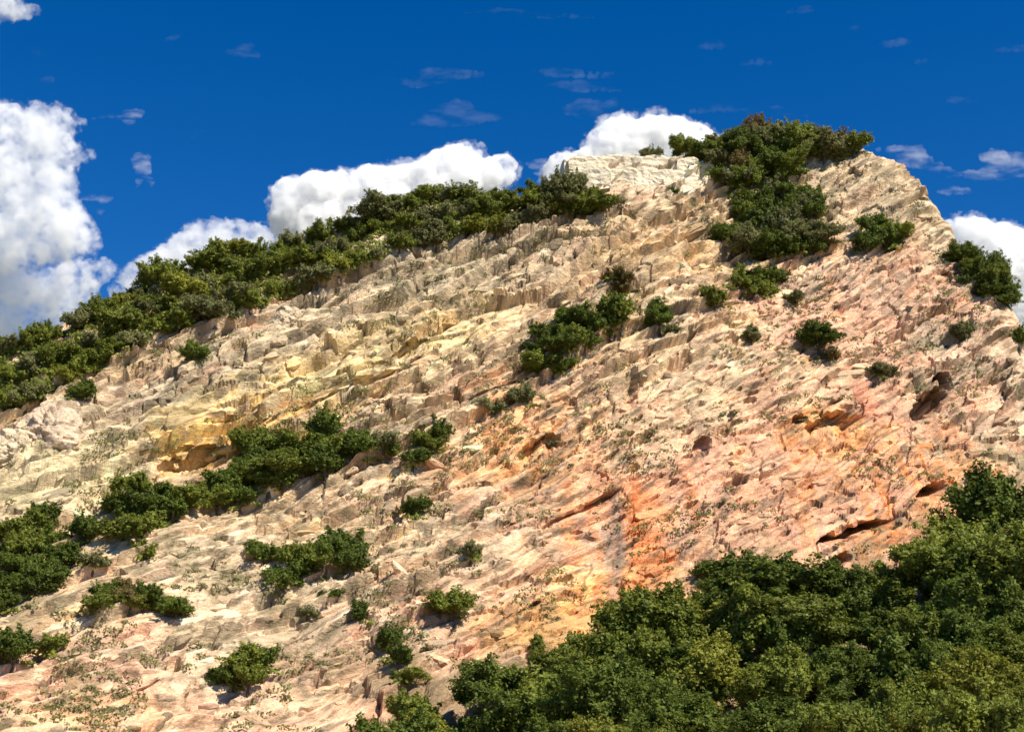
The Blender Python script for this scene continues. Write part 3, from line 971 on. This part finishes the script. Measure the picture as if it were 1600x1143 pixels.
def plant(pl, k):
    kind, px, py, rp, shape, colour, place, group, label = pl
    crown_me, trunk_me, zc = CROWNS[shape][k % len(CROWNS[shape])]
    drop = zc * rp
    hit = None
    yq = py + drop * 0.92
    for _ in range(30):
        hit = cast(px, yq)
        if hit:
            break
        yq += 5
    if not hit:
        return
    p, nrm, idx, dist = hit
    rad = rp * dist / FPX * (1.13 if kind == 'shrub' else 1.0)
    root = bpy.data.objects.new(kind, None)
    root.empty_display_size = 0.5
    root.location = p - Vector((0, 0, 0.12 * rad))
    root.rotation_euler = (random.uniform(-0.05, 0.05), random.uniform(-0.05, 0.05), random.uniform(0, 6.28))
    root.scale = (rad * random.uniform(0.9, 1.35), rad * random.uniform(0.9, 1.35), rad * random.uniform(0.82, 1.15))
    root['label'] = label
    root['category'] = kind
    if group:
        root['group'] = group
    COL.objects.link(root)
    c = bpy.data.objects.new('crown', crown_me)
    COL.objects.link(c)
    c.parent = root
    c.material_slots[0].link = 'OBJECT'
    c.material_slots[0].material = LEAF[colour]
    t = bpy.data.objects.new('trunk', trunk_me)
    COL.objects.link(t)
    t.parent = root
for k, pl in enumerate(PLANTS):
    plant(pl, k)
print('plants', len(PLANTS))

# ------------------------------------------------------------------ undergrowth: low brush between the trees, nobody could count it
def tufts(name, label, spots, seed, colour, leaves, leaf, rad):
    g = np.random.default_rng(seed)
    VV, SH = [], []
    for (p, scale) in spots:
        m = leaves
        d = g.normal(size=(m, 3))
        d[:, 2] = np.abs(d[:, 2]) * 0.75
        d /= np.linalg.norm(d, axis=1)[:, None]
        c = np.array(p) + d * (rad * scale * (0.45 + 0.6 * g.random(m)))[:, None] * [1.25, 1.25, 0.8]
        nr = d + 0.8 * g.normal(size=(m, 3))
        nr /= np.linalg.norm(nr, axis=1)[:, None]
        t = np.cross(nr, g.normal(size=(m, 3)))
        t /= np.linalg.norm(t, axis=1)[:, None]
        b = np.cross(nr, t)
        s_ = leaf * scale ** 0.5 * g.uniform(0.6, 1.3, m)[:, None]
        VV.append(np.stack([c - t * s_, c - b * s_ * 0.6, c + t * s_, c + b * s_ * 0.6], 1).reshape(-1, 3))
        SH.append(np.repeat(np.clip(g.random() * 0.5 + g.random(m) * 0.5, 0, 1), 4))
    V = np.concatenate(VV)
    o = mesh_object(name, V, np.arange(len(V)).reshape(-1, 4), LEAF[colour])
    at_ = o.data.attributes.new('leaf_shade', 'FLOAT', 'POINT')
    at_.data.foreach_set('value', np.concatenate(SH).astype(np.float32))
    o['kind'] = 'stuff'
    o['label'] = label
    o['category'] = 'undergrowth'
    return o

g_ = np.random.default_rng(5)
spots = []
band = [(a_, b_ + 10) for a_, b_ in TOPE] + [(a_, b_ + 6) for a_, b_ in BOTE[::-1]]
for p in sample_poly(band, 11, 3, 0.45):
    hh = cast(p[0], p[1] + 8)
    if hh:
        spots.append((hh[0], g_.uniform(0.7, 1.5)))
for p in sample_poly([(1010, 245), (1070, 222), (1160, 210), (1240, 205), (1335, 232), (1250, 245), (1230, 270), (1270, 310), (1280, 375), (1240, 400), (1140, 390), (1150, 320), (1110, 265)], 13, 4, 0.45):
    hh = cast(p[0], p[1] + 8)
    if hh:
        spots.append((hh[0], g_.uniform(0.7, 1.5)))
for pl in PLANTS:
    if pl[3] > 14 and pl[0] == 'shrub' or (pl[7] and 'crest' not in pl[7] and 'slope' not in pl[7]):
        for _ in range(2):
            hh = cast(pl[1] + g_.uniform(-1, 1) * pl[3], pl[2] + pl[3] * g_.uniform(0.2, 0.9))
            if hh:
                spots.append((hh[0], g_.uniform(0.5, 1.1)))
tufts('undergrowth', 'low green brush between the trees of the crest and ledges', spots, 8, 'olive green', 50, 0.34, 1.3)
spots = []
for p in sample_poly(FOREST, 24, 13, 0.45):
    hh = cast(p[0], p[1] + 30)
    if hh:
        spots.append((hh[0], g_.uniform(0.7, 1.6)))
tufts('undergrowth', 'green brush filling the gaps of the lower slope wood', spots, 9, 'olive green', 46, 0.30, 1.3)

# small dry tufts rooted in cracks all over the rock
spots = []
ROCKPOLY = [(0, 650), (130, 640), (250, 540), (430, 480), (520, 450), (700, 385), (930, 340), (1000, 290), (1110, 300), (1120, 420), (1320, 430), (1440, 300), (1590, 560), (1600, 740),
            (1500, 790), (1420, 860), (1200, 860), (1080, 880), (960, 940), (760, 1020), (600, 1090), (580, 1143), (0, 1143)]
gd = np.random.default_rng(44)
for p in sample_poly(ROCKPOLY, 14, 23, 0.49):
    dens = perlin(np.array([[p[0] / 130.0, p[1] / 60.0, 3.3]]))[0]
    if gd.random() > 0.20 + 0.95 * dens:
        continue
    hh = cast(p[0], p[1])
    if hh:
        spots.append((hh[0], 0.55 + 1.4 * gd.random() ** 2.2))
tufts('scrub', 'small grey green tufts rooted in cracks of the rock face', spots, 10, 'grey green', 50, 0.20, 0.8)

# ------------------------------------------------------------------ loose and jutting blocks, pieces of the mountain
import bmesh
def rock_piece_mesh(seed, sub=2):
    g = np.random.default_rng(seed)
    V, F = icosphere(sub)
    nn = g.normal(size=(11, 3))
    nn /= np.linalg.norm(nn, axis=1)[:, None]
    dd = g.uniform(0.55, 1.0, 11)
    dots = np.clip(V @ nn.T, 1e-3, None)
    r_ = np.min(np.minimum(dd / dots, 1.25), axis=1)
    r_ *= 1 + 0.08 * perlin(V * 2.5 + seed)
    o = mesh_object('boulder', V * r_[:, None], F, MAT_BOULDER, smooth=False)
    me = o.data
    bpy.data.objects.remove(o)
    return me

bg0 = np.random.default_rng(98)
ROCKS = [rock_piece_mesh(300 + k) for k in range(9)]
def rock_piece(px, py, rp, elong, tilt_deg, k, name='boulder', sink=0.35, flat=0.7):
    hh = cast(px, py)
    if not hh:
        return
    p, nrm, idx, dist = hh
    rad = rp * dist / FPX
    o = bpy.data.objects.new(name, ROCKS[k % len(ROCKS)])
    COL.objects.link(o)
    e1 = Vector((math.cos(R(tilt_deg)), 0, math.sin(R(tilt_deg))))
    e1 = (e1 - nrm * e1.dot(nrm)).normalized()
    e2 = nrm.cross(e1).normalized()
    M = Matrix((e1, e2, nrm)).transposed().to_4x4()
    o.matrix_world = Matrix.Translation(p - nrm * rad * sink) @ M @ Matrix.Diagonal((rad * elong, rad * flat, rad * 0.75, 1))
    ti = tint_c[cf[idx][0]]
    v = random.uniform(0.9, 1.25)
    o.color = (min(ti[0] * v, 0.8), min(ti[1] * v, 0.75), min(ti[2] * v, 0.7), 1)
    o.parent = mountain
    return o
def block_mesh(seed):
    g = np.random.default_rng(seed)
    bm = bmesh.new()
    bmesh.ops.create_cube(bm, size=2.0)
    bmesh.ops.subdivide_edges(bm, edges=bm.edges[:], cuts=7, use_grid_fill=True)
    V = np.array([v.co for v in bm.verts])
    d = 0.09 * fbm(V * 0.8 + seed, 3) - 0.05 * (1 - sstep(0.0, 0.12, np.abs(perlin(V * np.array([0.5, 0.5, 1.6]) + seed)))) + 0.05 * perlin(V * 3 + seed)
    r_ = np.linalg.norm(V, axis=1)
    V = V * (1 - 0.10 * sstep(1.45, 1.75, r_))[:, None] + V / r_[:, None] * d[:, None]
    F = np.array([[v.index for v in f.verts] for f in bm.faces])
    bm.free()
    o = mesh_object('rock_slab', V, F, MAT_BOULDER, smooth=False)
    me = o.data
    bpy.data.objects.remove(o)
    return me
BLOCKS = [block_mesh(700 + k) for k in range(4)]
# the pale wall-like cap left of the summit: big upright slabs side by side
for k, (px, top, bot, w, dy) in enumerate([
        (893, 250, 286, 16, 0), (914, 247, 272, 24, -0.3), (950, 246, 268, 30, 0.2), (985, 247, 270, 22, -0.2), (1016, 246, 266, 26, 0.1), (1048, 248, 272, 22, -0.2), (1076, 250, 276, 18, 0.1),
        (1098, 256, 300, 16, -0.3), (905, 268, 292, 20, -0.9), (938, 264, 292, 22, -1.1), (972, 266, 290, 26, -0.8), (1006, 264, 294, 20, -1.2), (1034, 268, 292, 20, -0.8), (1064, 270, 298, 24, -1.2)]):
    hh = cast(px, bot)
    Yb = hh[0].y + 2.5 + dy
    lo_, hi_ = at(px, bot + 8, Yb), at(px, top, Yb)
    o = bpy.data.objects.new('rock_slab', BLOCKS[k % 4])
    COL.objects.link(o)
    o.location = (lo_ + hi_) / 2 + np.array([0, 3.0, 0])
    o.scale = (w * Yb * 1.06 / FPX, 4.0, (hi_[2] - lo_[2]) / 2)
    o.rotation_euler = (R(-3), R(bg0.uniform(-1.2, 1.2)), R(bg0.uniform(-10, 10)))
    o.color = (0.80, 0.68, 0.49, 1)
    o.parent = mountain
# the rounded outcrop standing out below the crest wood
def outcrop_mesh(seed):
    V, F = icosphere(5)
    P_ = V * np.array([1.0, 0.9, 1.0])
    q = np.stack([V[:, 0] * 2.6, V[:, 2] * 3.6 - V[:, 0] * 1.2], 1) + 40
    f1, f2, ids, tl = worley2(q)
    d = 0.16 * fbm(V * 1.3 + seed, 3) + 0.20 * tl - 0.08 * (1 - sstep(0, 0.1, f2 - f1)) + 0.07 * (_rnd[ids][:, 2] - 0.5) + 0.03 * fbm(V * 9 + seed, 3)
    o = mesh_object('rock_outcrop', P_ * (1 + d)[:, None], F, MAT_BOULDER, smooth=False)
    me = o.data
    bpy.data.objects.remove(o)
    return me
OUT = outcrop_mesh(3)
for px, py, rp, sq, col in [(76, 678, 58, 0.95, (0.60, 0.46, 0.32)), (20, 700, 40, 0.8, (0.62, 0.50, 0.34)), (450, 500, 32, 0.75, (0.58, 0.46, 0.31))]:
    hh = cast(px, py)
    if hh:
        rad = rp * hh[3] / FPX
        o = bpy.data.objects.new('rock_outcrop', OUT)
        COL.objects.link(o)
        o.location = hh[0] + Vector((0, rad * 0.35, -rad * 0.1))
        o.scale = (rad, rad * 0.9, rad * sq)
        o.rotation_euler = (0, R(-20), R(px * 1.7))
        o.color = (*col, 1)
        o.parent = mountain
bg = np.random.default_rng(99)
cand = sample_poly(ROCKPOLY, 30, 61, 0.48)
bg.shuffle(cand)
nb = 0
for p in cand:
    if nb >= 270:
        break
    if any((p[0] - q[1]) ** 2 + (p[1] - q[2]) ** 2 < (q[3] * 1.15) ** 2 for q in PLANTS):
        continue
    wall = 950 < p[0] < 1480 and p[1] > 640
    if wall and bg.random() < 0.6:
        continue
    if rock_piece(p[0], p[1], bg.uniform(6, 15), bg.uniform(1.1, 2.4), 25 + bg.normal() * 10, int(bg.integers(9)), 'rock_slab' if bg.random() < 0.5 else 'boulder'):
        nb += 1

# ------------------------------------------------------------------ clouds, far behind the mountain
def cloud_volume_material(name, density, soft, scale=0.012, step=1.0, stretch=(1, 1, 1), hi=0.62):
    """Vapour whose density breaks up in billows; soft = share of it that thins out."""
    m, nt, out = new_mat(name)
    L = nt.links.new
    v = nnode(nt, 'ShaderNodeVolumePrincipled')
    v.inputs['Color'].default_value = (1, 1, 1, 1)
    v.inputs['Anisotropy'].default_value = 0.0
    v.inputs['Density'].default_value = density
    if soft:
        g = nnode(nt, 'ShaderNodeNewGeometry')
        n_ = nnode(nt, 'ShaderNodeTexNoise')
        n_.inputs['Scale'].default_value = scale
        n_.inputs['Detail'].default_value = 4
        n_.inputs['Roughness'].default_value = 0.6
        mp = nnode(nt, 'ShaderNodeMapping')
        mp.inputs['Scale'].default_value = stretch
        L(g.outputs['Position'], mp.inputs['Vector'])
        L(mp.outputs[0], n_.inputs['Vector'])
        r_ = nnode(nt, 'ShaderNodeMapRange')
        r_.inputs['From Min'].default_value = 0.5 - 0.25 * (1 - soft) if soft < 1 else 0.5
        r_.inputs['From Max'].default_value = hi
        r_.inputs['To Min'].default_value = 0.0
        r_.inputs['To Max'].default_value = density
        L(n_.outputs['Fac'], r_.inputs['Value'])
        L(r_.outputs[0], v.inputs['Density'])
    L(v.outputs[0], out.inputs['Volume'])
    m.cycles.homogeneous_volume = not soft
    m.cycles.volume_step_rate = step
    return m

def poly_dist(poly, q):
    poly = np.array(poly, float)
    d = np.full(len(q), 1e9)
    for i in range(len(poly)):
        a_, b_ = poly[i - 1], poly[i]
        ab = b_ - a_
        t = np.clip(((q - a_) @ ab) / (ab @ ab + 1e-9), 0, 1)
        d = np.minimum(d, np.linalg.norm(q - (a_ + t[:, None] * ab), axis=1))
    return np.where(poly_mask(poly, q[:, 0], q[:, 1]), d, -d)

def make_cloud(name, label, outline, D, mat, seed, depth=0.18, voxel_px=2.0, rmax=36, rmin=4, step=8, fine=0.8, group=None, sub=2, keep=0.6):
    """Billows of all sizes packed into the cloud's extent, merged into one lumpy body."""
    g = np.random.default_rng(seed)
    m_px = D * 1.05 / FPX
    poly = np.array(outline, float)
    lo, hi = poly.min(0), poly.max(0)
    q = np.stack(np.meshgrid(np.arange(lo[0], hi[0], step), np.arange(lo[1], hi[1], step)), -1).reshape(-1, 2)
    q = q + g.uniform(-0.5, 0.5, q.shape) * step
    dd = poly_dist(poly, q)
    sel = (dd > rmin) & (g.random(len(q)) < np.where(dd > rmax * 0.8, keep * 0.5, keep))
    balls = []
    for (px, py), r in zip(q[sel], dd[sel]):
        r = min(r * g.uniform(0.92, 1.12), rmax)
        c = at(px, py, D)
        c[1] += g.normal() * depth * r * m_px
        balls.append((c, r * m_px))
    puffs = [(poly[:, 0].mean(), poly[:, 1].mean())]
    V, F = icosphere(sub)
    org = at(puffs[0][0], puffs[0][1], D)
    allv = np.concatenate([V * b[1] + (b[0] - org) for b in balls])
    allf = np.concatenate([F + k * len(V) for k in range(len(balls))])
    tmp = mesh_object('tmp', allv, allf, None)
    md = tmp.modifiers.new('r', 'REMESH')
    md.mode = 'VOXEL'
    md.voxel_size = voxel_px * m_px
    dg = bpy.context.evaluated_depsgraph_get()
    ev = tmp.evaluated_get(dg)
    me = bpy.data.meshes.new_from_object(ev)
    old = tmp.data
    bpy.data.objects.remove(tmp)
    bpy.data.meshes.remove(old)
    nv = len(me.vertices)
    co = np.empty(nv * 3, np.float32)
    me.vertices.foreach_get('co', co)
    co = co.reshape(-1, 3)
    no = np.empty(nv * 3, np.float32)
    me.vertices.foreach_get('normal', no)
    no = no.reshape(-1, 3)
    q = co / m_px
    dd = 8.0 * (0.3 - np.abs(fbm(q / 26.0 + seed, 3))) + 3.5 * (0.3 - np.abs(fbm(q / 8.0 + seed, 3)))
    co = co + no * (dd * fine * m_px)[:, None]
    me.vertices.foreach_set('co', co.ravel())
    me.polygons.foreach_set('use_smooth', np.ones(len(me.polygons), bool))
    me.update()
    me.name = name
    me.materials.clear()
    me.materials.append(mat)
    o = bpy.data.objects.new(name, me)
    o.location = org
    COL.objects.link(o)
    o['label'] = label
    o['category'] = 'cloud'
    if group:
        o['group'] = group
    return o

CLOUD_D = 6000.0
MAT_CLOUD = cloud_volume_material('cloud_vapour', 0.055, 0.5, 0.014)
MAT_CLOUD_SOFT = cloud_volume_material('cloud_vapour_soft', 0.012, 0.75, 0.0085)
MAT_WISP = cloud_volume_material('cloud_vapour_thin', 0.0085, 0.85, 0.016, 1.0, (0.3, 0.6, 1.4), 0.66)
MAT_GHOST = cloud_volume_material('cloud_vapour_faint', 0.0017, 0.9, 0.016, 1.0, (0.3, 0.6, 1.2), 0.68)
MAT_HALO = cloud_volume_material('cloud_vapour_fringe', 0.012, 0.9, 0.018)
_mc = make_cloud
def cumulus(name, label, outline, D, mat, seed, **kw):
    o = _mc(name, label, outline, D, mat, seed, **{k_: v_ for k_, v_ in kw.items() if k_ != 'grow'})
    P_ = np.array(outline, float)
    ctr = P_.mean(0)
    grown = P_ + (P_ - ctr) / np.linalg.norm(P_ - ctr, axis=1)[:, None] * kw.get('grow', 7.0)
    v = _mc('veil', label, grown, D, MAT_HALO, seed + 200, fine=1.7, voxel_px=2.4, step=8)
    del v['label'], v['category']
    v.parent = o
    v.location = v.location - o.location
    return o
make_cloud = cumulus
make_cloud('cumulus_cloud', 'long flat-topped white cloud rising to a hump behind the crest wood',
    [(418, 352), (422, 312), (428, 288), (450, 276), (500, 268), (560, 263), (625, 256), (655, 250), (672, 238), (700, 228), (732, 221), (752, 232), (760, 248), (778, 238),
     (795, 244), (810, 252), (808, 272), (798, 292), (700, 345), (560, 390), (440, 400)], CLOUD_D, MAT_CLOUD, 3)
make_cloud('cumulus_cloud', 'domed white cloud peeping over the bare white cap by the summit',
    [(842, 262), (868, 240), (900, 232), (912, 236), (922, 205), (945, 188), (975, 177), (1000, 184), (1020, 179), (1045, 179), (1070, 187), (1095, 194), (1130, 215), (1140, 270), (1000, 310), (850, 300)], CLOUD_D, MAT_CLOUD, 4)
make_cloud('cumulus_cloud', 'low white cloud behind the far shoulder trees below the grey streaks',
    [(1474, 345), (1500, 338), (1530, 336), (1550, 350), (1572, 346), (1590, 356), (1605, 372), (1660, 380), (1680, 520), (1560, 540), (1480, 420)], CLOUD_D, MAT_CLOUD, 5)
make_cloud('cumulus_cloud', 'largest cloud, tall and grey-white, cut by the picture edge above the crest',
    [(-110, 165), (0, 162), (60, 165), (90, 168), (115, 182), (132, 192), (128, 208), (112, 220), (140, 238), (150, 250), (128, 258), (112, 262), (120, 280), (115, 302), (130, 328), (150, 352), (156, 372),
     (152, 392), (120, 408), (60, 416), (0, 424), (-110, 430)], CLOUD_D, MAT_CLOUD_SOFT, 6, fine=1.2)
make_cloud('cumulus_cloud', 'low white bank under the largest cloud, touching the crest wood',
    [(-100, 422), (0, 420), (60, 424), (110, 410), (150, 404), (184, 408), (180, 430), (150, 450), (140, 480), (60, 530), (0, 570), (-100, 570)], CLOUD_D + 300, MAT_CLOUD_SOFT, 7, fine=1.1, grow=3.0)
make_cloud('cumulus_cloud', 'pale soft cloud between the largest cloud and the long one',
    [(170, 450), (205, 412), (240, 392), (275, 366), (305, 345), (335, 341), (380, 345), (420, 352), (440, 380), (330, 430), (220, 480), (170, 480)], CLOUD_D + 300, MAT_CLOUD_SOFT, 8, fine=1.0, grow=2.0)
make_cloud('cumulus_cloud', 'scrap of white cloud cut by the top corner of the picture',
    [(-40, -20), (20, -10), (36, 4), (58, 12), (66, 24), (40, 31), (-40, 33)], CLOUD_D, MAT_CLOUD_SOFT, 9, voxel_px=1.5, step=5, rmin=3)
make_cloud = _mc
def thin(label, outline, mat, seed, group=None, fine=0.45):
    make_cloud('wispy_cloud', label, outline, CLOUD_D - 250, mat, seed, voxel_px=1.2, rmax=14, rmin=1.6, step=3.5, fine=fine, keep=0.55, group=group)
make_cloud('small_cloud', 'small upright grey puff alone beside the largest cloud',
    [(203, 248), (212, 238), (236, 236), (235, 252), (238, 275), (243, 290), (234, 292), (226, 280), (212, 300), (206, 290), (212, 270)], CLOUD_D, MAT_WISP, 10, voxel_px=1.2, step=4, rmin=2, fine=0.6)
thin('thin wisps trailing off the upper edge of the largest cloud', [(120, 178), (150, 184), (190, 172), (232, 170), (222, 184), (208, 197), (160, 196), (190, 188), (140, 190)], MAT_WISP, 21)
thin('thin wisps at the lower edge of the largest cloud', [(118, 300), (150, 302), (188, 304), (170, 316), (160, 340), (150, 330), (154, 314), (120, 312)], MAT_WISP, 22)
thin('grey streaks of cloud beside the bare summit dome', [(1360, 230), (1400, 226), (1440, 228), (1458, 248), (1475, 256), (1500, 268), (1535, 262), (1528, 242), (1545, 232), (1600, 240), (1640, 262),
     (1600, 278), (1540, 284), (1470, 278), (1420, 262), (1385, 246)], MAT_WISP, 23, None, 0.8)
thin('lowest grey streak of cloud above the low white cloud', [(1455, 294), (1490, 290), (1520, 294), (1525, 302), (1490, 306), (1465, 302)], MAT_WISP, 28)
thin('thin grey streaks between the long cloud and the domed cloud', [(815, 255), (845, 247), (875, 246), (868, 258), (830, 266)], MAT_WISP, 24)
thin('faint bluish cloud high in the sky above the long cloud', [(620, 194), (655, 182), (668, 172), (690, 160), (715, 154), (738, 158), (748, 172), (770, 170), (790, 186), (740, 196), (680, 200)], MAT_GHOST, 25)
thin('faint bluish cloud just above the domed white cloud', [(868, 176), (890, 160), (912, 152), (940, 158), (960, 152), (985, 156), (1010, 166), (1035, 176), (980, 184), (910, 186)], MAT_GHOST, 26)
thin('small faint cloud alone in the open blue above the pale soft cloud', [(336, 86), (358, 76), (372, 69), (395, 67), (412, 80), (416, 88), (380, 92)], MAT_GHOST, 27)
for k, (lab, ol) in enumerate([
    ('long faint veil near the top edge over the long cloud', [(700, 22), (780, 12), (850, 16), (905, 22), (980, 26), (900, 32), (790, 30)]),
    ('faint veil of cloud high over the domed cloud', [(820, 112), (870, 104), (930, 110), (1000, 116), (940, 124), (860, 122)]),
    ('faint veil of cloud midway over the domed cloud', [(832, 138), (870, 126), (905, 124), (950, 134), (985, 144), (920, 146)]),
    ('faint arc of cloud just over the summit wood', [(1050, 182), (1090, 166), (1150, 158), (1210, 162), (1265, 178), (1275, 188), (1200, 178), (1120, 176)]),
    ('faint veil of cloud above the faint bluish cloud', [(590, 128), (640, 112), (680, 102), (740, 108), (780, 116), (720, 126), (650, 138)])]):
    thin(lab, ol, MAT_GHOST, 60 + k, 'faint veils of cloud in the blue', 0.4)
for k, (px, py, w, lab) in enumerate([
    (1112, 71, 34, 'faint smear of cloud above the summit, lower of the pair'), (1180, 98, 36, 'faint smear of cloud right over the summit wood'), (1250, 14, 34, 'faint smear of cloud touching the top edge above the summit'),
    (1335, 40, 36, 'faint smear of cloud high above the grey dome'), (1395, 67, 36, 'faint smear of cloud in the row above the grey dome'), (1455, 95, 38, 'faint smear of cloud midway above the grey streaks'),
    (1500, 154, 40, 'faint smear of cloud nearest above the grey streaks'), (1580, 76, 34, 'faint smear of cloud cut by the picture edge'), (268, 60, 17, 'faint speck of cloud left of the small faint cloud'),
    (285, 103, 16, 'faint speck of cloud under the small faint cloud'), (312, 210, 20, 'faint speck of cloud beside the small upright puff'), (55, 84, 16, 'faint speck of cloud above the largest cloud, upper'), (72, 125, 18, 'faint speck of cloud above the largest cloud, lower')]):
    hgt = 9 if w > 25 else 8
    thin(lab, [(px - w, py + 4), (px - w * 0.4, py - hgt * 0.5), (px + w * 0.5, py - hgt), (px + w, py - 2), (px + w * 0.6, py + hgt * 0.6), (px - w * 0.3, py + hgt)], MAT_GHOST, 40 + k, 'faint smears of cloud in the blue', 0.3)
